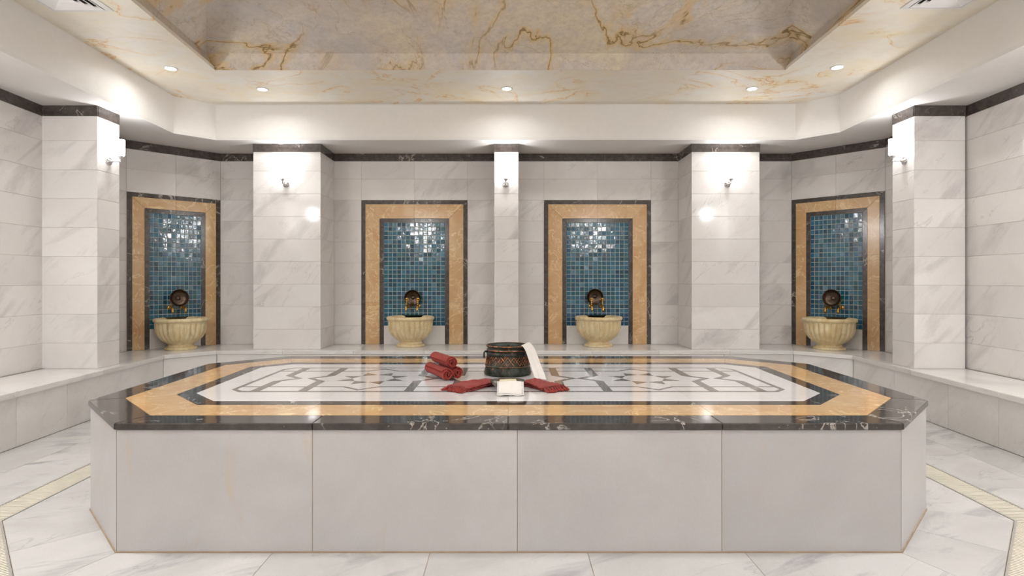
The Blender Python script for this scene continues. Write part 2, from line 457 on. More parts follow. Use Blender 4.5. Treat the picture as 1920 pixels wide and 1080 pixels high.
# solidify as real boards
for o, th in ((ce, .03), (so, .03), (fa, .03)):
    md = o.modifiers.new('thickness', 'SOLIDIFY'); md.thickness = th; md.offset = 1 if o is not fa else 1
REC2 = [(-2.79, 5.33), (-2.53, 1.98), (2.50, 1.98), (2.63, 5.33)]
REC2z = 3.295
bm = bmesh.new()
A = [bm.verts.new((*p, ZU)) for p in REC]; B = [bm.verts.new((*p, REC2z)) for p in REC2]
for i in range(4): bm.faces.new([A[i], A[(i+1) % 4], B[(i+1) % 4], B[i]])
rcb = obj('recess_band', bm, GOLDC, ce)
bm = bmesh.new()
B = [bm.verts.new((*p, REC2z)) for p in REC2]
r0 = bm.verts.new((-1.93, 3.66, 3.96)); r1 = bm.verts.new((1.80, 3.66, 3.96))
bm.faces.new([B[0], B[1], r0]); bm.faces.new([B[1], B[2], r1, r0]); bm.faces.new([B[2], B[3], r1]); bm.faces.new([B[3], B[0], r0, r1])
rc = obj('recess_vault', bm, GOLDC, ce)

# ------------------------------------------------------------------ floor slabs and drains
PLAT = [(-1.73, 2.525), (1.735, 2.525), (2.195, 3.008), (2.256, 4.327), (1.805, 4.767), (-1.805, 4.767), (-2.256, 4.327), (-2.195, 3.008)]
D_IN = offset(PLAT, .33); D_OUT = offset(PLAT, .51); FAR = offset(PLAT, 3.6)
LXl = lambda y: -(3.239+.067*y)
LXr = lambda y: 3.19+.0733*y
LIP_L1, LIP_L2, LIP_R2, LIP_R1 = (LXl(6.11), 6.11), (-3.29, 6.50), (3.22, 6.50), (LXr(6.09), 6.09)
YB0 = .3
INNER = [(LXl(YF)+.0, YF), (LXr(YF), YF), LIP_R1, LIP_R2, LIP_L2, LIP_L1]
INNER_F = offset(INNER, .012)
for k in range(8):
    j = (k+1) % 8
    quad = [offset(PLAT, -.03)[k], offset(PLAT, -.03)[j], D_IN[j], D_IN[k]]
    (x0, y0), (x1, y1) = PLAT[k], PLAT[j]
    L = math.hypot(x1-x0, y1-y0); ux, uy = (x1-x0)/L, (y1-y0)/L; nx, ny = uy, -ux
    # inner ring slabs
    n = max(1, round(L/.75)) if L > 1 else 2
    cuts = [-1.]+[L*i/n for i in range(1, n)]+[L+1.]
    bed = slab('grout_bed', [D_IN[k], D_IN[j], offset(PLAT, -.03)[j], offset(PLAT, -.03)[k]], -.05, -.002, GROUTD, fl, 0)
    for a, b in zip(cuts, cuts[1:]):
        r = [(x0+ux*a+nx*(-.05), y0+uy*a-.05*ny), (x0+ux*b-.05*nx, y0+uy*b-.05*ny), (x0+ux*b+nx*.6, y0+uy*b+ny*.6), (x0+ux*a+nx*.6, y0+uy*a+ny*.6)]
        p = clip_in(r, quad[::-1] if area(quad) and sum(quad[i][0]*quad[(i+1) % 4][1]-quad[(i+1) % 4][0]*quad[i][1] for i in range(4)) < 0 else quad)
        if p and area(p) > .003:
            p = shrink(p, .0015)
            slab('floor_slab', p, -.04, 0, FLOORM, fl, .001)
    # outer slabs, aligned to this side
    quad = [D_OUT[k], FAR[k], FAR[j], D_OUT[j]]
    if sum(quad[i][0]*quad[(i+1) % 4][1]-quad[(i+1) % 4][0]*quad[i][1] for i in range(4)) < 0: quad = quad[::-1]
    q = clip_in(quad, INNER_F)
    if q and area(q) > .01: slab('grout_bed', q, -.05, -.002, GROUTD, fl, 0)
    row = .51; ri = 0
    while row < 3.2:
        w = (.40, .44)[ri % 2]
        a = -4+.31*(ri % 2)
        while a < L+4:
            r = [(x0+ux*a+nx*row, y0+uy*a+ny*row), (x0+ux*a+nx*(row+w), y0+uy*a+ny*(row+w)), (x0+ux*(a+.62)+nx*(row+w), y0+uy*(a+.62)+ny*(row+w)), (x0+ux*(a+.62)+nx*row, y0+uy*(a+.62)+ny*row)]
            if sum(r[i][0]*r[(i+1) % 4][1]-r[(i+1) % 4][0]*r[i][1] for i in range(4)) < 0: r = r[::-1]
            p = clip_in(r, quad)
            if p: p = clip_in(p, INNER_F)
            if p and area(p) > .004 and max(v[1] for v in p) > .2:
                p = shrink(p, .0015)
                if len(p) > 2: slab('floor_slab', p, -.04, 0, FLOORM, fl, .001)
            a += .62
        row += w; ri += 1
names = ['cream slotted drain grating in the floor before the platform front', 'cream slotted drain grating cutting the front right floor corner diagonally', 'cream slotted drain grating along the right short side of the platform', 'cream slotted drain grating cutting the back right floor corner diagonally', 'cream slotted drain grating in the floor behind the platform', 'cream slotted drain grating cutting the back left floor corner diagonally', 'cream slotted drain grating along the left short side of the platform', 'cream slotted drain grating cutting the front left floor corner diagonally']
G0, G1 = offset(PLAT, .338), offset(PLAT, .502)
for k in range(8):
    if k in (3, 4, 5): continue          # hidden behind the platform
    j = (k+1) % 8
    g = thing('drain_grating', names[k], 'drain', (0, 0, 0), group='slotted drain gratings around the platform')
    (x0, y0), (x1, y1) = PLAT[k], PLAT[j]
    L = math.hypot(x1-x0, y1-y0); ux, uy = (x1-x0)/L, (y1-y0)/L; nx, ny = uy, -ux
    bm = bmesh.new()
    for P, Q in ((offset(PLAT, .332), offset(PLAT, .342)), (offset(PLAT, .498), offset(PLAT, .508))):
        prism(bm, [P[k], P[j], Q[j], Q[k]], -.058, .001)
    g.location = (x0, y0, 0)
    for v in bm.verts: v.co -= Vector((x0, y0, 0))
    obj('edge_frame', bm, STEEL, g)
    bm = bmesh.new(); quad = [G0[k], G1[k], G1[j], G0[j]]
    if sum(quad[i][0]*quad[(i+1) % 4][1]-quad[(i+1) % 4][0]*quad[i][1] for i in range(4)) < 0: quad = quad[::-1]
    a = -.3
    while a < L+.3:
        r = [(x0+ux*a+nx*.3, y0+uy*a+ny*.3), (x0+ux*a+nx*.6, y0+uy*a+ny*.6), (x0+ux*(a+.0095)+nx*.6, y0+uy*(a+.0095)+ny*.6), (x0+ux*(a+.0095)+nx*.3, y0+uy*(a+.0095)+ny*.3)]
        if sum(r[i][0]*r[(i+1) % 4][1]-r[(i+1) % 4][0]*r[i][1] for i in range(4)) < 0: r = r[::-1]
        p = clip_in(r, quad)
        if p and area(p) > 2e-4: prism(bm, [(v[0]-x0, v[1]-y0) for v in p], -.0045, -.001)
        a += .019
    for fr in (.36, .42, .48):
        P, Q = offset(PLAT, fr), offset(PLAT, fr+.008)
        prism(bm, [(v[0]-x0, v[1]-y0) for v in (P[k], P[j], Q[j], Q[k])], -.03, -.012)
    obj('grating_bars', bm, CREAMPL, g, kind='stuff')

# ------------------------------------------------------------------ bench
bench = thing('marble_bench', 'low continuous white marble bench running along the walls behind the platform', 'bench', (0, 6.5, 0))
def bpart(name, pts, z0, z1, mat, b=.0015):
    return slab(name, [(x, y-6.5) for x, y in pts], z0, z1, mat, bench, b)
def bench_side(xl, xw, ysb, l1, w1, sgn):
    g = .0012
    for a, b in zip(ysb, ysb[1:]):
        last = b == ysb[-1]
        q = [(xw(a)-sgn*.02, a+g), (xl(a), a+g), (l1[0], l1[1]-g) if last else (xl(b), b-g), (w1[0]-sgn*.02, w1[1]-g) if last else (xw(b)-sgn*.02, b-g)]
        s = bpart('seat_slab', q, ZB-.042, ZB, BENCHM, .0)
        bm = bmesh.new(); bm.from_mesh(s.data)
        bmesh.ops.bevel(bm, geom=[e for e in bm.edges], offset=.003, segments=2, affect='EDGES'); bm.to_mesh(s.data); bm.free()
def panels(A, B, cuts):
    O, u, n, rz, L = wall_frame(A, B)
    for a, b in zip(cuts, cuts[1:]):
        if a == 0: a = -.0055/L
        if b == 1: b = 1+.0055/L
        w = (b-a)*L-.003; c = O+u*((a+b)/2*L)+n*.014
        obj('front_panel', boxmesh(w, .02, ZB-.044, .001, BENCHM), None, bench, (c.x, c.y-6.5, (ZB-.042)/2), (0, 0, rz))
YS = [YB0, 1.3, 2.3, 3.2, 4.1, 5.1, 6.11]
bench_side(LXl, WLx, YS, LIP_L1, WLB, -1); bench_side(LXr, WRx, YS[:-1]+[6.09], LIP_R1, WRB, 1)
bpart('seat_slab', [LIP_L1, LIP_L2, (WBL[0], WBL[1]-.01), (WLB[0]+.01, WLB[1])], ZB-.042, ZB, BENCHM, .003)
bpart('seat_slab', [LIP_R2, LIP_R1, (WRB[0]-.01, WRB[1]), (WBR[0], WBR[1]-.01)], ZB-.042, ZB, BENCHM, .003)
xs = [LIP_L2[0], -2.55, -1.75, -.95, .05, .95, 1.7, 2.5, LIP_R2[0]]
for i, (a, b) in enumerate(zip(xs, xs[1:])):
    wa = WBL[0] if i == 0 else a; wb_ = WBR[0] if i == len(xs)-2 else b
    bpart('seat_slab', [(a+.001, 6.5), (b-.001, 6.5), (wb_-.001, YW-.005), (wa+.001, YW-.005)], ZB-.042, ZB, BENCHM, .003)
lipL0, lipR0 = (LXl(YB0), YB0), (LXr(YB0), YB0)
panels(lipL0, LIP_L1, [0, .17, .33, .49, .66, .75, .875, 1])
panels(LIP_L1, LIP_L2, [0, 1]); panels(LIP_R2, LIP_R1, [0, 1])
panels(LIP_L2, LIP_R2, [0, .12, .25, .37, .5, .63, .75, .88, 1])
panels(LIP_R1, lipR0, [0, .125, .25, .34, .51, .67, .83, 1])
C1 = offset(INNER, .038)
cwl = [(LXl(YB0)-.038, YB0), C1[5], C1[4], C1[3], C1[2], (LXr(YB0)+.038, YB0)]
oww = [(WLx(YB0)+.01, YB0), (WLB[0]+.01, WLB[1]), (WBL[0], YW-.012), (WBR[0], YW-.012), (WRB[0]-.01, WRB[1]), (WRx(YB0)-.01, YB0)]
bm = bmesh.new()
for i in range(5): prism(bm, [(p[0], p[1]-6.5) for p in (cwl[i], cwl[i+1], oww[i+1], oww[i])], .0, ZB-.043)
obj('bench_core', bm, GROUTD, bench)

# ------------------------------------------------------------------ pillars
def pillar(x0, x1, yf, yb, label, stand=ZB, fx=None):
    t = thing('wall_pillar', label, 'pillar', ((x0+x1)/2, yf, stand), group='marble pillars along the walls')
    w, d = x1-x0, yb-yf
    bm = bmesh.new(); bx(bm, -w/2+.003, w/2-.003, .003, d-.001, 0, ZTOP+.001-stand); obj('core', bm, GROUT, t)
    zs = [z-stand for z in COURSES]
    for z0, z1 in zip(zs+[zs[-1]], zs[1:]+[ZTOP-stand]):
        cap = z0 > 2.675-stand-1e-4
        m, nm, pr = (DARK, 'cap_tile', .005) if cap else (WALLM, 'tile', 0)
        h = z1-z0-.0025; zc = (z0+z1)/2
        obj(nm, boxmesh(w+2*pr, .009, h, .0012, m), None, t, (0, -pr, zc))
        for s, rz in ((-1, -PI/2), (1, PI/2)):
            obj(nm, boxmesh(d-.0105, .009, h, .0012, m), None, t, (s*(w/2+pr), .0095+(d-.0105)/2, zc), (0, 0, rz))
    return t
pillar(-2.939, -2.164, 6.64, YW-.002, 'broad marble pillar left of the back wall carrying a sconce')
pillar(2.115, 2.896, 6.64, YW-.002, 'broad marble pillar right of the back wall carrying a sconce')
pillar(-.160, .117, 6.64, YW-.002, 'narrow marble pillar between the two central fountain niches')
pillar(WLx(5.4)+.012, -3.700, 5.185, 5.48, 'marble pillar projecting from the left side wall')
pillar(3.655, WRx(5.2)-.02, 5.185, 5.48, 'marble pillar projecting from the right side wall')

# ------------------------------------------------------------------ fountain niche panels
def niche(O3, rz, Wd, cols, bw, ow, label):
    t = thing('niche_panel', label, 'wall panel', O3, rz, 'framed mosaic panels behind the basins')
    H = 2.192-ZB; g = .0015; pr = .006; D = .012
    def piece(name, pts, mat, pr_=pr):   # pts in x,z ; extruded in y (prism then rotate)
        cx = sum(p[0] for p in pts)/len(pts); cz = sum(p[1] for p in pts)/len(pts)
        bm = prism(bmesh.new(), [(x-cx, z-cz) for x, z in pts], 0, D)
        bev(bm, .001)
        for v in bm.verts: v.co = Vector((v.co.x, -v.co.z, v.co.y))
        bmesh.ops.recalc_face_normals(bm, faces=bm.faces)
        obj(name, bm, mat, t, (cx, D-pr_, cz))
    def ring(o, w, mat, name, nz):
        x0 = -Wd/2+o; x1 = -x0; zt = H-o
        zs = [0]+[ (zt-w)*(i/nz)+.0*i for i in range(1, nz)]+[zt]
        for s in (-1, 1):
            for i, (a, b) in enumerate(zip(zs, zs[1:])):
                if i == nz-1: pts = [(s*(x1-g/2), a+g/2), (s*(x1-w+g/2), a+g/2), (s*(x1-w+g/2), b-w), (s*(x1-g/2), b-g)]
                else: pts = [(s*(x1-g/2), a+g/2), (s*(x1-w+g/2), a+g/2), (s*(x1-w+g/2), b-g/2), (s*(x1-g/2), b-g/2)]
                piece(name, pts, mat)
        m = 0 if Wd > 1.1 else .0
        piece(name, [(x0+g, zt-g/2), (m-g/2, zt-g/2), (m-g/2, zt-w+g/2), (x0+w+g/2, zt-w+g/2)], mat)
        piece(name, [(m+g/2, zt-g/2), (x1-g, zt-g/2), (x1-w-g/2, zt-w+g/2), (m+g/2, zt-w+g/2)], mat)
    ring(0, bw, DARK, 'outer_border', 2); ring(bw, ow, ONYX, 'honey_frame', 3); ring(bw+ow, bw, DARK, 'inner_border', 2)
    ix = Wd/2-2*bw-ow; zt = H-2*bw-ow; zb = .632-ZB
    piece('marble_plinth', [(-ix+g, 0), (ix-g, 0), (ix-g, zb-g), (-ix+g, zb-g)], WALLM, .004)
    bm = bmesh.new(); bx(bm, -ix, ix, .001, .009, zb, zt); obj('grout_bed', bm, MGROUT, t)
    rows = 24; pw = 2*ix/cols; ph = (zt-zb)/rows
    key = ('mos', cols)
    bm = bmesh.new(); bx(bm, -pw*.445, pw*.445, 0, .006, -ph*.445, ph*.445)
    fr = [f for f in bm.faces if f.normal.y < -.5 or all(abs(v.co.y) < 1e-6 for v in f.verts)]
    bmesh.ops.bevel(bm, geom=list({e for f in fr for e in f.edges}), offset=.0025, segments=1, affect='EDGES')
    me = bpy.data.meshes.new('mosaic_tile'); bm.to_mesh(me); me.materials.append(MOSAIC)
    for r in range(3, rows):
        for c_ in range(cols):
            obj('mosaic_tile', me, None, t, (-ix+(c_+.5)*pw, -.003+random.uniform(0, .0008), zb+(r+.5)*ph), (random.gauss(0, .012), 0, random.gauss(0, .012)))
    bm2 = bmesh.new()
    for r in range(3):
        for c_ in range(cols):
            n0 = len(bm2.verts); bm2.from_mesh(me); bm2.verts.ensure_lookup_table()
            for v in bm2.verts[n0:]: v.co += Vector((-ix+(c_+.5)*pw, -.003, zb+(r+.5)*ph))
    obj('lower_mosaic', bm2, MOSAIC, t, kind='stuff'); bm.free()
    return t
nz = []
def frame_pose(F, z=ZB, off=0.):
    O, u, n, rz, L = F; c = O+u*(L/2)-n*off
    return (c.x, c.y, z), rz
BWb, OWb = .051, .177
niche(((N1[0]+N1[1])/2, YW, ZB), 0, N1[1]-N1[0], 14, BWb, OWb, 'honey and dark framed blue mosaic panel left of the narrow central pillar')
niche(((N2[0]+N2[1])/2, YW, ZB), 0, N2[1]-N2[0], 14, BWb, OWb, 'honey and dark framed blue mosaic panel right of the narrow central pillar')
pL, rL = frame_pose(FCL); pR, rR = frame_pose(FCR)
niche(pL, rL, FCL[4]-.01, 12, .049, .122, 'honey and dark framed blue mosaic panel on the angled left corner wall')
niche(pR, rR, FCR[4]-.01, 12, .049, .122, 'honey and dark framed blue mosaic panel on the angled right corner wall')

# ------------------------------------------------------------------ basins
def make_basin(label, loc, rz, seed):
    t = thing('fluted_basin', label, 'basin', loc, rz, 'carved stone basins under the taps')
    back = .195
    rnd = random.Random(seed)
    def clampy(p): return (p[0], min(p[1], back), p[2])
    def fl_(r, z, a):
        k = max(0, min(1, (z-.075)/.05))*max(0, min(1, (.312-z)/.03))
        rr = r*(1-.075*k*(1-abs(math.sin(13*a)))**1.6)
        return clampy((rr*math.cos(a), rr*math.sin(a), z))
    bm = bmesh.new()
    lathe(bm, [(.128, .055), (.14, .07), (.168, .085), (.2, .11), (.228, .14), (.248, .175), (.26, .21), (.266, .25), (.268, .285), (.266, .31), (.268, .318)], 208, mod=fl_)
    obj('bowl', smooth(bm, 50), ALAB, t)
    bm = bmesh.new(); r_ = lambda r, z, a: clampy((r*math.cos(a), r*math.sin(a), z))
    lathe(bm, [(.262, .314), (.276, .318), (.284, .33), (.284, .346), (.278, .357), (.262, .362), (.238, .360), (.226, .35), (.222, .33), (.21, .27), (.17, .2), (.1, .155), (0, .145)], 96, mod=r_)
    obj('rim', smooth(bm, 60), ALAB, t)
    bm = bmesh.new()
    def ft(r, z, a): 
        q = r*(1+.02*math.cos(8*a)); return clampy((q*math.cos(a), q*math.sin(a), z))
    lathe(bm, [(0, 0), (.166, 0), (.17, .006), (.17, .02), (.16, .03), (.145, .036), (.132, .046), (.128, .058)], 64, mod=ft)
    obj('foot', smooth(bm, 35), ALAB, t)
    return t
def onwall(F_or_x, off):
    if isinstance(F_or_x, float): return (F_or_x, YW-off), 0
    O, u, n, rz, L = F_or_x; c = O+u*(L/2)-n*off; return (c.x, c.y), rz
spots = [(FCL, 'left corner'), (-1.18, 'left centre'), (1.09, 'right centre'), (FCR, 'right corner')]
BL = ['fluted alabaster coloured stone basin under the angled left corner mosaic', 'fluted honey coloured stone basin under the mosaic left of the central pillar', 'fluted honey coloured stone basin under the mosaic right of the central pillar', 'fluted yellow stone basin under the angled right corner mosaic']
b0 = None
for i, (s, nm) in enumerate(spots):
    (x, y), rz = onwall(s, .204)
    if b0 is None: b0 = make_basin(BL[i], (x, y, ZB), rz, 1)
    else: dup(b0, (x, y, ZB), rz, BL[i])

# ------------------------------------------------------------------ taps
def make_tap(label):
    t = thing('brass_tap', label, 'tap', (0, 0, 0), 0, 'ornate brass taps above the basins')
    My = Matrix.Rotation(PI/2, 4, 'X')     # lathe z -> -y
    bm = bmesh.new(); lathe(bm, [(0, -.002), (.024, -.002), (.025, .004), (.018, .009), (.012, .012), (0, .012)], 24, My)
    obj('wall_flange', smooth(bm), BRASS, t)
    bm = bmesh.new(); lathe(bm, [(0, .008), (.010, .01), (.0095, .03), (.013, .036), (.0145, .045), (.012, .053), (.016, .06), (.0185, .072), (.016, .084), (.009, .092), (0, .094)], 20, My)
    obj('valve_body', smooth(bm), BRASS, t)
    bm = bmesh.new()
    tube(bm, [(0, -.085, 0), (0, -.105, .004), (0, -.122, -.004), (0, -.13, -.022), (0, -.131, -.044), (0, -.131, -.058)], [.011, .0105, .011, .0115, .012, .0145], 14)
    torus(bm, .0125, .003, -.046, 16, 6, M=Matrix.Translation((0, -.131, 0)))
    obj('spout', smooth(bm), BRASS, t)
    bm = bmesh.new()
    lathe(bm, [(0, .012), (.012, .013), (.008, .022), (.0065, .03), (.0125, .037), (.013, .042), (.007, .05), (.006, .056), (.0115, .062), (.006, .069), (.005, .08), (.009, .088), (.0095, .094), (.005, .103), (0, .112)], 16, Matrix.Translation((0, -.072, 0)))
    for s in (-1, 1):
        tube(bm, [(s*.004, -.072, .066), (s*.018, -.072, .072), (s*.022, -.072, .084), (s*.013, -.072, .094), (s*.006, -.072, .102)], [.004, .004, .0042, .0038, .003], 8)
    obj('handle', smooth(bm), BRASS, t)
    return t
Z_TAP = .878
tap0 = None; side = ['left hand', 'right hand']
wh = ['over the angled left corner basin', 'over the basin left of the central pillar', 'over the basin right of the central pillar', 'over the angled right corner basin']
for i, (s, nm) in enumerate(spots):
    for k in (0, 1):
        (x, y), rz = onwall(s, -.0 + .003)
        dx = (-.068, .068)[k]; x += dx*math.cos(rz); y += dx*math.sin(rz)
        lab = side[k]+' ornate brass tap '+wh[i]
        if tap0 is None:
            tap0 = make_tap(lab); tap0.location = (x, y, Z_TAP); tap0.rotation_euler = (0, 0, rz)
        else: dup(tap0, (x, y, Z_TAP), rz, lab)
# bowls leaning on taps
def make_bowl(label):
    t = thing('metal_bowl', label, 'bowl', (0, 0, 0), 0, 'metal bath bowls propped on the taps')
    My = Matrix.Rotation(PI/2, 4, 'X')
    bm = bmesh.new()
    lathe(bm, [(0, 0), (.02, 0), (.03, .006), (.055, .008), (.078, .02), (.092, .036), (.099, .05), (.102, .05), (.1015, .047), (.094, .034), (.08, .0175), (.057, .0045), (.035, .0025), (.024, -.003), (0, -.004)][::-1], 48, My)
    obj('shell', smooth(bm, 60), BRONZE, t)
    bm = bmesh.new(); lathe(bm, [(0, .012), (.008, .0115), (.016, .009), (.024, .003), (.026, 0)], 28, My); torus(bm, .04, .0018, .0075, 32, 6, M=My)
    obj('centre_boss', smooth(bm), BRONZE, t)
    bm = bmesh.new(); torus(bm, .1005, .0028, .05, 48, 8, M=My); obj('rolled_rim', smooth(bm), BRONZE, t)
    return t
bl = ['dark bronze bowl hung in front of the taps in the angled left corner', 'dark bronze bowl propped behind brass taps left of the central pillar', 'grey bronze bowl propped behind brass taps right of the central pillar', 'dark bronze bowl hung in front of the taps in the angled right corner']
w0 = None
for i, (s, nm) in enumerate(spots):
    front = i in (0, 3)
    (x, y), rz = onwall(s, .095 if front else .014)
    z = .985 if front else .981
    if i == 2: x -= .02; z += .012
    if w0 is None: w = w0 = make_bowl(bl[i]); w.location = (x, y, z); w.rotation_euler = (0, 0, rz)
    else: w = dup(w0, (x, y, z), rz, bl[i])
    w.rotation_euler = (math.radians(4 if not front else -6), 0, rz)
for i in range(0): pass

# ------------------------------------------------------------------ sconces
def make_sconce(label):
    t = thing('wall_sconce', label, 'wall lamp', (0, 0, 0), 0, 'chrome wall sconces with upright glass shades')
    My = Matrix.Rotation(PI/2, 4, 'X')
    bm = bmesh.new(); lathe(bm, [(0, -.001), (.036, -.001), (.037, .006), (.033, .012), (.022, .015), (.014, .024), (.012, .03), (0, .031)], 32, My)
    obj('wall_plate', smooth(bm), CHROME, t)
    bm = bmesh.new(); tube(bm, [(0, -.028, 0), (0, -.06, 0), (0, -.098, 0), (0, -.108, .004), (0, -.11, .014), (0, -.11, .026)], .0065, 12)
    lathe(bm, [(0, -.012), (.009, -.009), (.01, 0), (.006, .008), (0, .01)], 14, Matrix.Translation((0, -.108, 0)))
    obj('arm', smooth(bm), CHROME, t)
    bm = bmesh.new(); lathe(bm, [(0, .022), (.014, .022), (.017, .028), (.016, .034), (.025, .038), (.0265, .05), (.022, .052), (0, .052)], 24, Matrix.Translation((0, -.11, 0)))
    obj('lamp_cup', smooth(bm), CHROME, t)
    bm = bmesh.new(); lathe(bm, [(0, .054), (.03, .054), (.034, .06), (.0345, .12), (.0345, .2), (.032, .2), (.0315, .19), (0, .185)], 32, Matrix.Translation((0, -.11, 0)))
    obj('glass_shade', smooth(bm), GLOW, t)
    L = bpy.data.lights.new('lamp_uplight', 'AREA'); L.shape = 'DISK'; L.size = .055; L.energy = 1.5; L.color = (.975, .985, 1)   # open top of the shade
    lo = bpy.data.objects.new('lamp_uplight', L); COL.objects.link(lo); lo.parent = t; lo.location = (0, -.11, .206); lo.rotation_euler = (PI, 0, 0)
    return t
sc = [((-2.559, 6.64, 2.300), 0, 'lit chrome sconce on the broad pillar left of the back wall'),
      ((-.028, 6.64, 2.300), 0, 'lit chrome sconce on the narrow central pillar'),
      ((2.523, 6.64, 2.300), 0, 'lit chrome sconce on the broad pillar right of the back wall'),
      ((-3.700, 5.335, 2.298), PI/2, 'lit chrome sconce on the pillar of the left side wall'),
      ((3.655, 5.31, 2.298), -PI/2, 'lit chrome sconce on the pillar of the right side wall')]
s0 = None
for p, rz, lab in sc:
    if s0 is None: s0 = make_sconce(lab); s0.location = p; s0.rotation_euler = (0, 0, rz)
    else: dup(s0, p, rz, lab)

# ------------------------------------------------------------------ downlights
def make_down(label):
    t = thing('ceiling_downlight', label, 'ceiling light', (0, 0, 0), 0, 'round recessed downlights in the upper ceiling')
    bm = bmesh.new(); lathe(bm, [(.058, 0), (.06, -.006), (.054, -.010), (.046, -.008), (.044, 0)], 32); obj('trim_ring', smooth(bm), WHITEP, t)
    bm = bmesh.new(); lathe(bm, [(0, -.0035), (.045, -.0035), (.045, -.001), (0, -.001)], 28); obj('lens', bm, LENS, t)
    return t
dl = [((-3.138, 5.353), 'left corner downlight nearest the left fascia'), ((-2.535, 5.94), 'round downlight above the left broad pillar'), ((-.016, 5.92), 'round downlight above the narrow central pillar'),
      ((2.505, 5.92), 'round downlight above the right broad pillar'), ((3.043, 5.326), 'right corner downlight nearest the right fascia')]
hid = [(-2.95, 2.7), (-2.3, 1.3), (0, 1.25), (2.3, 1.3), (2.95, 2.7)]
d0 = None
for (x, y), lab in dl+[(p, None) for p in hid]:
    if lab:
        if d0 is None: d0 = make_down(lab); d0.location = (x, y, ZU)
        else: dup(d0, (x, y, ZU), 0, lab)
    L = bpy.data.lights.new('downlight_beam', 'AREA'); L.shape = 'DISK'; L.size = .09; L.energy = DOWN_W if lab else 16.; L.color = (.975, .985, 1); L.spread = math.radians(160)
    lo = bpy.data.objects.new('downlight_beam', L); COL.objects.link(lo); lo.location = (x, y, ZU-.014)

for p in [(-3.62, 2.6, 2.42), (3.68, 2.6, 2.42), (-2.2, -.95, 2.42), (2.2, -.95, 2.42)]:   # added unseen point lights for assumed wall lamps, to brighten walls and vault
    L = bpy.data.lights.new('unseen_lamp_light', 'POINT'); L.energy = 36; L.shadow_soft_size = .035; L.color = (.975, .985, 1)
    lo = bpy.data.objects.new('unseen_lamp_light', L); COL.objects.link(lo); lo.location = p

# ------------------------------------------------------------------ ceiling vents
def vent(x0, x1, y0, y1, label):
    t = thing('ceiling_vent', label, 'air vent', ((x0+x1)/2, (y0+y1)/2, ZU), 0, 'louvred vents in the upper ceiling')
    hx, hy = (x1-x0)/2, (y1-y0)/2
    def sq(bm, a, b, za, zb, th=.003):
        P = [(-a[0], -a[1]), (a[0], -a[1]), (a[0], a[1]), (-a[0], a[1])]; Q = [(-b[0], -b[1]), (b[0], -b[1]), (b[0], b[1]), (-b[0], b[1])]
        for i in range(4):
            j = (i+1) % 4
            v = [bm.verts.new((*P[i], za)), bm.verts.new((*P[j], za)), bm.verts.new((*Q[j], zb)), bm.verts.new((*Q[i], zb))]
            w = [bm.verts.new((q.co.x, q.co.y, q.co.z+th)) for q in v]
            bm.faces.new(v); bm.faces.new(w[::-1])
            for k in range(4): bm.faces.new([v[k], v[(k+1) % 4], w[(k+1) % 4], w[k]][::-1])
    bm = bmesh.new(); sq(bm, (hx, hy), (hx-.035, hy-.035), -.006, -.014, .006); obj('outer_frame', bm, WHITEP, t)
    for k in range(4):
        d = .042+.038*k
        bm = bmesh.new(); sq(bm, (hx-d, hy-d), (hx-d-.03, hy-d-.03), -.016, -.002); obj('louvre', bm, WHITEP, t)
    bm = bmesh.new(); bx(bm, -hx+.03, hx-.03, -hy+.03, hy-.03, -.0012, -.0003); obj('duct_shade_plate', bm, DUCT_SHADE, t)  # near-black flat plate, its colour stands in for the shade inside the duct
vent(-3.33, -2.885, 3.77, 4.215, 'white louvred square vent in the upper ceiling at the left')
vent(2.84, 3.285, 3.73, 4.175, 'white louvred square vent in the upper ceiling at the right')

# ------------------------------------------------------------------ platform
pf = thing('marble_platform', 'large eight sided raised marble platform with inlaid top in the middle of the room', 'platform', (0, 3.65, 0))
def pp(name, pts, z0, z1, mat, b=.0012, kind=None): return slab(name, [(x, y-3.65) for x, y in pts], z0, z1, mat, pf, b, kind)
BASE = offset(PLAT, -.010)
pp('core', offset(PLAT, -.0122), -.01, ZT-.031, GROUTD, 0)
ZS = ZT-.030
for k in range(8):
    j = (k+1) % 8; A, B = BASE[k], BASE[j]
    Av, Bv = Vector(A), Vector(B); L = (Bv-Av).length; u = (Bv-Av)/L; nin = Vector((-u.y, u.x))
    fr = [-.862, .04, .94] if k == 0 else ([.8, -.05, -.9] if k == 4 else ([0] if k in (2, 6) else []))
    cuts = [0]+([(c-A[0])*(1 if k == 0 else -1) for c in fr] if k in (0, 4) else ([L*.5] if fr else []))+[L]
    for a, b in zip(cuts, cuts[1:]):
        a2, b2 = a+.0015, b-.0015
        P = [Av+u*a2, Av+u*b2, Av+u*(b2-(.009 if b == L else 0))+nin*.02, Av+u*(a2+(.009 if a == 0 else 0))+nin*.02]
        pp('side_panel', [tuple(p) for p in P], -.002, ZS-.001, PLATM, .001)
bm = bmesh.new(); FO, FI = offset(PLAT, -.005), offset(PLAT, -.012)
for k in range(8):
    j = (k+1) % 8; prism(bm, [(p[0], p[1]-3.65) for p in (FO[k], FO[j], FI[j], FI[k])], .0, .006)
obj('base_joint', bm, GROUTD, pf)
def ring_parts(o, i, mat, name, cutsx, z0, z1, b=.001, g=.0008):
    R0, R1 = offset(PLAT, -o), offset(PLAT, -i)
    for k in range(8):
        j = (k+1) % 8
        q = [R0[k], R0[j], R1[j], R1[k]]
        polys = [q]
        if k in (0, 4):
            polys = []
            xs_ = [-9]+cutsx+[9]
            for a, b_ in zip(xs_, xs_[1:]):
                p = clip(clip(q, -1, 0, -a), 1, 0, b_)
                if len(p) > 2 and area(p) > 1e-4: polys.append(p)
        for p in polys:
            pp(name, shrink(p, g), z0, z1, mat, b)
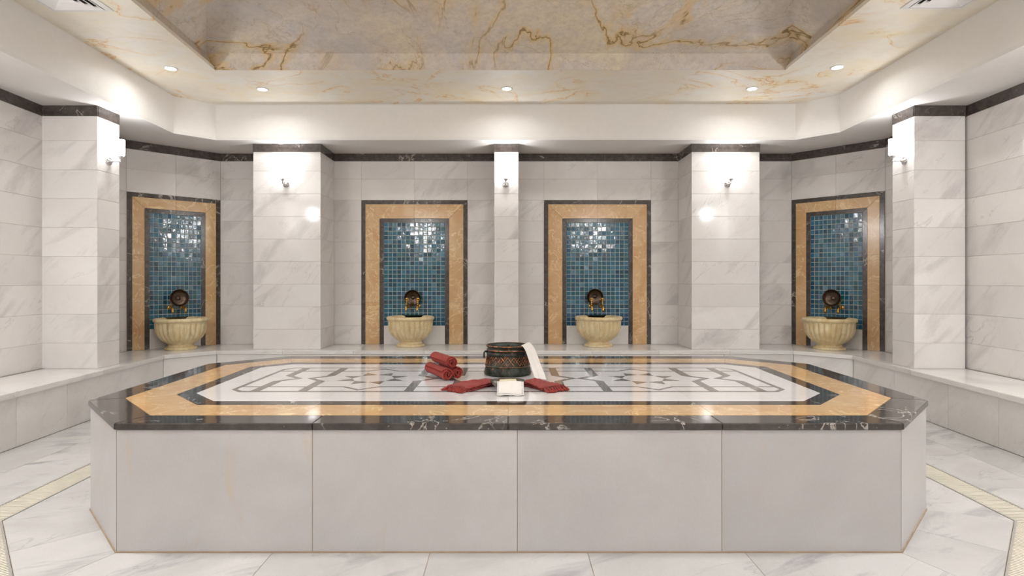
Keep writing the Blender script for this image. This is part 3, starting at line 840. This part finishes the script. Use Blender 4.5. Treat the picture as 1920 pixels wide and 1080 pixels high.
ring_parts(0, .155, DARKTOP, 'dark_edge_slab', [-.86, .0, .94], ZS, ZT, .004)
ring_parts(.155, .378, ONYXTOP, 'honey_band_slab', [-.96, .0, .96], ZS, ZT, .0006, .0005)
ring_parts(.378, .468, DARKTOP, 'dark_band_slab', [-.96, .0, .96], ZS, ZT, .0006, .0005)
FP = offset(PLAT, -.468)
for a, b in ((-9, -.96), (-.96, 0), (0, .96), (.96, 9)):
    pp('white_field_slab', shrink(clip(clip(FP, -1, 0, -a), 1, 0, b), .0006), ZS, ZT, FIELDM, .0005)
# inlay
YCn = 3.681
def strip(name, pts, w, closed=False, z=.0006):
    """mitred strip polygons along a polyline -> one inlay piece per segment"""
    n = len(pts); ws = w if hasattr(w, '__len__') else [w]*n
    segs = range(n if closed else n-1)
    P = [Vector(p) for p in pts]
    def side(i, s):
        if not closed and i == 0: d = (P[1]-P[0]).normalized(); nn = Vector((-d.y, d.x)); return P[0]+nn*s*ws[0]/2
        if not closed and i == n-1: d = (P[-1]-P[-2]).normalized(); nn = Vector((-d.y, d.x)); return P[-1]+nn*s*ws[-2]/2
        d0 = (P[i]-P[i-1]).normalized(); d1 = (P[(i+1) % n]-P[i]).normalized()
        n0 = Vector((-d0.y, d0.x)); n1 = Vector((-d1.y, d1.x))
        w0, w1 = ws[(i-1) % n], ws[i]
        a, b, c = n0.x, n0.y, n0.dot(P[i])+s*w0/2; e, f, g_ = n1.x, n1.y, n1.dot(P[i])+s*w1/2
        D = a*f-b*e
        if abs(D) < 1e-6: return P[i]+n0*s*w0/2
        return Vector(((c*f-b*g_)/D, (a*g_-c*e)/D))
    for i in segs:
        j = (i+1) % n
        q = [side(i, -1), side(j, -1), side(j, 1), side(i, 1)]
        pp(name, [tuple(v) for v in q], ZT-.004, ZT+z, INLAY, 0)
y0, y1 = YCn-.435, YCn+.435; xe = 1.575; ch = .065
strip('inlay_strip', [(-xe+ch, y0), (xe-ch, y0), (xe, y0+ch), (xe, y1-ch), (xe-ch, y1), (-xe+ch, y1), (-xe, y1-ch), (-xe, y0+ch)], .026, True)
for yy, sg in ((YCn-.29, -1), (YCn+.29, 1)):
    pts = [(-xe+.012, yy)]
    for cx in (-.862, .862): pts += [(cx-.105, yy), (cx, yy+sg*.092), (cx+.105, yy)]
    pts.append((xe-.012, yy))
    strip('inlay_strip', pts, .021, z=.0009)
for xb, tip in ((-1.435, -1.335), (-1.165, -1.262), (-.565, -.458), (-.31, -.415), (.31, .415), (.565, .458), (1.165, 1.262), (1.435, 1.335)):
    strip('inlay_strip', [(xb, y0+.01), (xb, YCn-.098), (tip, YCn), (xb, YCn+.098), (xb, y1-.01)], [.052, .03, .03, .052, .052], z=.0012)
for cx in (-.862, .862):
    for k in range(8):
        a0, a1, at = k*PI/4, (k+1)*PI/4, (k+.5)*PI/4
        pp('star_point', shrink([(cx+.134*math.cos(a0), YCn+.134*math.sin(a0)), (cx+.228*math.cos(at), YCn+.228*math.sin(at)), (cx+.134*math.cos(a1), YCn+.134*math.sin(a1))], .001), ZT-.004, ZT+.0006, INLAY, 0)

# ------------------------------------------------------------------ copper pot
PX, PY = -.004, 3.86
TT = ZT+.0014
pot = thing('copper_pot', 'large dark patinated copper pot with embossed band standing on the platform', 'pot', (PX, PY, TT))
bm = bmesh.new()
lathe(bm, [(0, 0), (.150, 0), (.157, .004), (.158, .014), (.153, .035), (.148, .052), (.1475, .056), (.151, .058), (.151, .064), (.147, .067), (.141, .10), (.1375, .128), (.1385, .131), (.1415, .134), (.1415, .141), (.137, .145), (.1335, .15), (.135, .156), (.139, .16), (.139, .168), (.134, .173), (.135, .178), (.143, .185), (.145, .19), (.143, .195), (.136, .195), (.131, .186), (.128, .172), (.126, .14), (.132, .06), (.135, .012), (0, .010)], 72)
obj('body', smooth(bm, 50), PATINA, pot)
bm = bmesh.new(); torus(bm, .1415, .0042, .1925, 64, 8); torus(bm, .139, .0032, .1645, 64, 8); torus(bm, .1515, .002, .061, 64, 6)
obj('rim_ring', smooth(bm), RUBBED, pot)
bm = bmesh.new()
def rb(z): return .147-(z-.067)*(.147-.1375)/(.128-.067)+.0012
NB = 22
for k in range(NB):
    a0 = 2*PI*k/NB; da = 2*PI/NB
    for s in (-1, 1):
        pts = []
        for q in range(5):
            f = q/4; z = .070+f*.054; a = a0+s*da*(f-.5)
            pts.append((rb(z)*math.cos(a), rb(z)*math.sin(a), z))
        tube(bm, pts, [.0018, .0026, .0018, .0026, .0018], 5)
    for z, r in ((.097, .0055), (.077, .0036), (.118, .0036)):
        a = a0+(da/2 if z == .097 else 0)
        c = Vector((rb(z)*math.cos(a), rb(z)*math.sin(a), z))
        bmesh.ops.create_icosphere(bm, subdivisions=1, radius=r, matrix=Matrix.Translation(c))
obj('embossed_lattice', smooth(bm, 60), RUBBED, pot)
for s in (-1, 1):
    bm = bmesh.new()
    tube(bm, [(s*.135, -.022, .148), (s*.152, -.022, .15), (s*.158, -.02, .142), (s*.1585, -.015, .12), (s*.158, 0, .108), (s*.1585, .015, .12), (s*.158, .02, .142), (s*.152, .022, .15), (s*.135, .022, .148)], .0045, 8)
    obj('handle', smooth(bm), PATINA, pot)

# ------------------------------------------------------------------ white cloth over the pot rim
def loft_cloth(name, Lc, Rc, nu, nv, mat, label, cat, th=.004, folds=0., seed=0, sag=None):
    def cr(P, t):
        n = len(P)-1; x = t*n; i = min(int(x), n-1); f = x-i
        p0, p1, p2, p3 = (Vector(P[max(i-1, 0)]), Vector(P[i]), Vector(P[i+1]), Vector(P[min(i+2, n)]))
        return .5*((2*p1)+(-p0+p2)*f+(2*p0-5*p1+4*p2-p3)*f*f+(-p0+3*p1-3*p2+p3)*f**3)
    o0 = Vector(Lc[-1]); bm = bmesh.new(); g = []
    for i in range(nu+1):
        row = []; tt = i/nu; a = cr(Lc, tt); b = cr(Rc, tt); d = b-a
        nrm = Vector((-.3, -.7, .5)).normalized()
        for j in range(nv+1):
            s = j/nv
            p = a+d*s+nrm*folds*(math.sin(s*PI*3+seed+tt*1.5)*.7+math.sin(s*PI*7+tt*4)*.3)*min(1, tt*2)*math.sin(PI*min(1, s+.02))
            row.append(bm.verts.new(p-o0))
        g.append(row)
    for i in range(nu):
        for j in range(nv): bm.faces.new([g[i][j], g[i+1][j], g[i+1][j+1], g[i][j+1]])
    for f in bm.faces: f.smooth = True
    ob = obj(name, bm, mat, None, o0); m = ob.modifiers.new('thickness', 'SOLIDIFY'); m.thickness = th; m.offset = 1
    return tag(ob, label, cat)
Zc = TT+.003
loft_cloth('white_cloth', [(.075, 3.83, .70), (.082, 3.775, .745), (.088, 3.735, .772), (.112, 3.705, .742), (.138, 3.675, .665), (.160, 3.648, .60), (.168, 3.640, Zc)],
           [(.095, 3.93, .70), (.118, 3.905, .75), (.139, 3.885, .776), (.172, 3.83, .744), (.205, 3.72, .66), (.232, 3.635, .60), (.238, 3.600, Zc)], 28, 14, WHITET, 'long white cotton cloth draped over the right rim of the copper pot', 'cloth', .0045, .007)

# ------------------------------------------------------------------ rolled towels
def roll(label, A, B, R, seed, th=.0075, phase=0.):
    """A, B: axis end points (front, back)"""
    rd = random.Random(seed)
    A, B = Vector(A), Vector(B); ax = (B-A); L = ax.length; d = ax.normalized()
    up = Vector((0, 0, 1)); sx = d.cross(up).normalized(); uz = sx.cross(d)
    turns = 3.6; n = 100; nl = 18
    t = thing('rolled_towel', label, 'towel', A, 0, 'rolled red towels stacked on the platform')
    bm = bmesh.new()
    def cs(i, s):
        f = i/n; a = phase+turns*2*PI*f; r = .006+(R-th/2-.006)*f
        r += s*th/2*.86
        return r*math.cos(a), r*math.sin(a)
    wr_ = [rd.uniform(-1, 1) for _ in range(40)]
    rows = []
    for k in range(nl+1):
        row = []
        for s in (1, -1):
            rr = []
            for i in range(n+1):
                x, z = cs(i, s); f = i/n
                w = 1+.02*math.sin(k*1.9+seed)+.014*math.sin(3.1*k+i*.12+seed)
                y = L*k/nl
                if k in (0, nl): y += (-1 if k == 0 else 1)*(.006*math.sin(i*.35+seed)+.004*(1-f))*1.
                p = sx*x*w+uz*z*w+d*y
                rr.append(bm.verts.new(p))
            row.append(rr)
        rows.append(row)
    for k in range(nl):
        for i in range(n):
            bm.faces.new([rows[k][0][i], rows[k][0][i+1], rows[k+1][0][i+1], rows[k+1][0][i]])
            bm.faces.new([rows[k][1][i+1], rows[k][1][i], rows[k+1][1][i], rows[k+1][1][i+1]])
        for i in (0, n): bm.faces.new([rows[k][0][i], rows[k][1][i], rows[k+1][1][i], rows[k+1][0][i]])
    for k in (0, nl):
        for i in range(n): bm.faces.new([rows[k][0][i], rows[k][0][i+1], rows[k][1][i+1], rows[k][1][i]])
    bmesh.ops.recalc_face_normals(bm, faces=bm.faces)
    obj('rolled_cloth', smooth(bm, 60), REDT, t)
    # fringe along the loose end
    bm = bmesh.new(); x, z = cs(n, 0)
    for k in range(16):
        y = L*(k+.5)/16; b = sx*x+uz*z+d*y; g = 1 if x > 0 else -1
        dr = sx*(.9*g)+uz*(-.5)
        tube(bm, [b-sx*.004*g, b+sx*.004*g-uz*.004, b+sx*.007*g-uz*.009+d*rd.uniform(-.004, .004)], [.0022, .002, .0012], 5)
    obj('fringe', smooth(bm), REDT, t)
    return t
Rr = .040
dv = Vector((-.46, .89, 0)).normalized()
fA = Vector((-.378, 3.575, TT+Rr)); px = Vector((.89, .46, 0))*(Rr*2+.001)
roll('rolled red towel at the bottom left of the stack, its spiral end forward', fA, fA+dv*.33, Rr, 1, phase=-1.2)
fB = fA+px+dv*.03
roll('rolled red towel at the bottom right of the stack, half hidden behind', fB, fB+dv*.28, Rr, 5, phase=-2.0)
fC = fA+px*.46+dv*.02+Vector((0, 0, Rr*1.75))
roll('rolled red towel lying on top of the two others', fC, fC+dv*.30, Rr*.98, 9, phase=-.8)

# ------------------------------------------------------------------ flat fringed towels
def flat_towel(label, S, E, w, seed, thk=.030, layers=3):
    """S: hidden start centre, E: fringed end centre"""
    rd = random.Random(seed)
    S, E = Vector((*S, TT)), Vector((*E, TT)); ax = E-S; L = ax.length; d = ax.normalized(); s = Vector((-d.y, d.x, 0))
    t = thing('folded_towel', label, 'towel', S, 0, 'folded red towels with fringes')
    lt = thk/layers
    for q in range(layers):
        bm = bmesh.new(); nl = 22; m = 22; rows = []
        for k in range(nl+1):
            f = k/nl; row = []
            hh = lt*(1.0-.12*f); base = q*lt*(1.0-.12*f)
            ww = w*(1+.05*math.sin(f*5+seed+q))*(.80+.2*f)
            off = .004*math.sin(f*7+q*2+seed)
            for j in range(m):
                a = 2*PI*j/m
                cx = math.copysign(abs(math.cos(a))**.35, math.cos(a)); cz = math.copysign(abs(math.sin(a))**.7, math.sin(a))
                z = base+hh/2+cz*hh/2*.96
                if q == layers-1 and cz > 0: z += .003*math.sin(cx*6+f*9+seed)+.002*math.sin(f*31+cx*3)
                row.append(bm.verts.new(d*(L*f-(.004*q if k == nl else 0)+(.006*math.sin(cx*5+q*2) if k == nl else 0))+s*(cx*ww/2+off)+Vector((0, 0, max(z, .0005)))))
            rows.append(row)
        for a_, b_ in zip(rows, rows[1:]):
            for j in range(m): bm.faces.new([a_[j], a_[(j+1) % m], b_[(j+1) % m], b_[j]])
        bm.faces.new(rows[0][::-1]); bm.faces.new(rows[-1])
        bmesh.ops.recalc_face_normals(bm, faces=bm.faces)
        obj('towel_fold', smooth(bm, 70), REDT, t)
    bm = bmesh.new()
    for q in range(layers):
        for k in range(11):
            f = (k+.5)/11-.5; z0 = q*lt*.88+lt*.4; ln = rd.uniform(.03, .055); dd = rd.uniform(-.012, .012)
            p0 = d*(L-.006)+s*f*w*.95+Vector((0, 0, z0))
            p1 = p0+d*ln*.5+s*dd*.5+Vector((0, 0, min(0, -z0*.35)+rd.uniform(0, .004)))
            p2 = p0+d*ln+s*dd; p2.z = max(.004, z0*.3)
            p3 = p2+d*.010; p3.z = .004
            tube(bm, [p0, p1, p2, p3], [.0045, .0038, .0052, .002], 6)
    obj('fringe', smooth(bm), REDT, t, kind='stuff')
flat_towel('red folded towel stretching left from the soap dish with a fringed end', (-.100, 3.505), (-.293, 3.272), .165, 3, .027)
flat_towel('red folded towel stretching right from the soap dish with a fringed end', (.120, 3.500), (.262, 3.272), .155, 8, .027)

# ------------------------------------------------------------------ soap dish, soap, washcloth
DX, DY = -.004, 3.335
dish = thing('soap_dish', 'shallow tinned metal dish holding a bar of soap before the copper pot', 'dish', (DX, DY, TT))
bm = bmesh.new()
lathe(bm, [(0, 0), (.04, 0), (.045, .004), (.07, .012), (.092, .03), (.101, .043), (.1015, .045), (.098, .045), (.088, .033), (.067, .0165), (.045, .009), (0, .008)], 56)
obj('shell', smooth(bm, 60), TINNED, dish)
bm = bmesh.new(); torus(bm, .0995, .0025, .045, 56, 8); obj('rolled_rim', smooth(bm), TINNED, dish)
bm = bmesh.new(); bx(bm, -.05, .05, -.03, .03, 0, .030); bev(bm, .007, 3)
for v in bm.verts: v.co.z += .0015*math.sin(v.co.x*40)
tag(obj('soap_bar', smooth(bm, 50), SOAP, None, (DX+.002, DY+.008, TT+.019), (0, 0, .03)), 'pale cream bar of soap lying in the metal dish', 'soap')
# mitt
mt = thing('washing_mitt', 'white cotton washing mitt with grey stitched edge leaning on the soap dish front', 'washcloth', (DX+.008, 3.178, TT))
bm = bmesh.new(); nu, nv = 20, 20; g = []
prof = [(.076, .0485), (.064, .052), (.045, .040), (.018, .018), (-.01, .007), (-.05, .004), (-.064, .0035)]
def pr_(t_):
    x = t_*(len(prof)-1); i = min(int(x), len(prof)-2); f = x-i
    return (prof[i][0]*(1-f)+prof[i+1][0]*f, prof[i][1]*(1-f)+prof[i+1][1]*f)
def mitt(u, v, lift=0.):
    hw = (.074+.008*u)
    cr = .02; 
    if v > 1-cr/.19: hw -= cr*(1-math.sqrt(max(0, 1-((v-(1-cr/.19))/(cr/.19))**2)))
    y, z = pr_(v)
    return Vector((u*1.0*(.076+.006*v) if False else u*(hw if True else 0), y+.004*math.sin(u*3)*v, z+.0022*math.sin(u*4+v*3)+.0025*v*(u > .3)*math.sin(u*6)+lift))
for i in range(nv+1):
    g.append([bm.verts.new(mitt(-1+2*j/nu, i/nv)) for j in range(nu+1)])
for i in range(nv):
    for j in range(nu): bm.faces.new([g[i][j], g[i+1][j], g[i+1][j+1], g[i][j+1]])
for f in bm.faces: f.smooth = True
o = obj('mitt_cloth', bm, WHITET, mt); m = o.modifiers.new('thickness', 'SOLIDIFY'); m.thickness = .006; m.offset = 1
bm = bmesh.new()
pts = [mitt(-.9, v/20, .0075) for v in range(3, 19)]+[mitt(-.9+1.8*k/12, .91, .0075) for k in range(1, 12)]+[mitt(.9, v/20, .0075) for v in range(18, 2, -1)]
tube(bm, pts, .0011, 5); obj('stitching', bm, STITCH, mt)
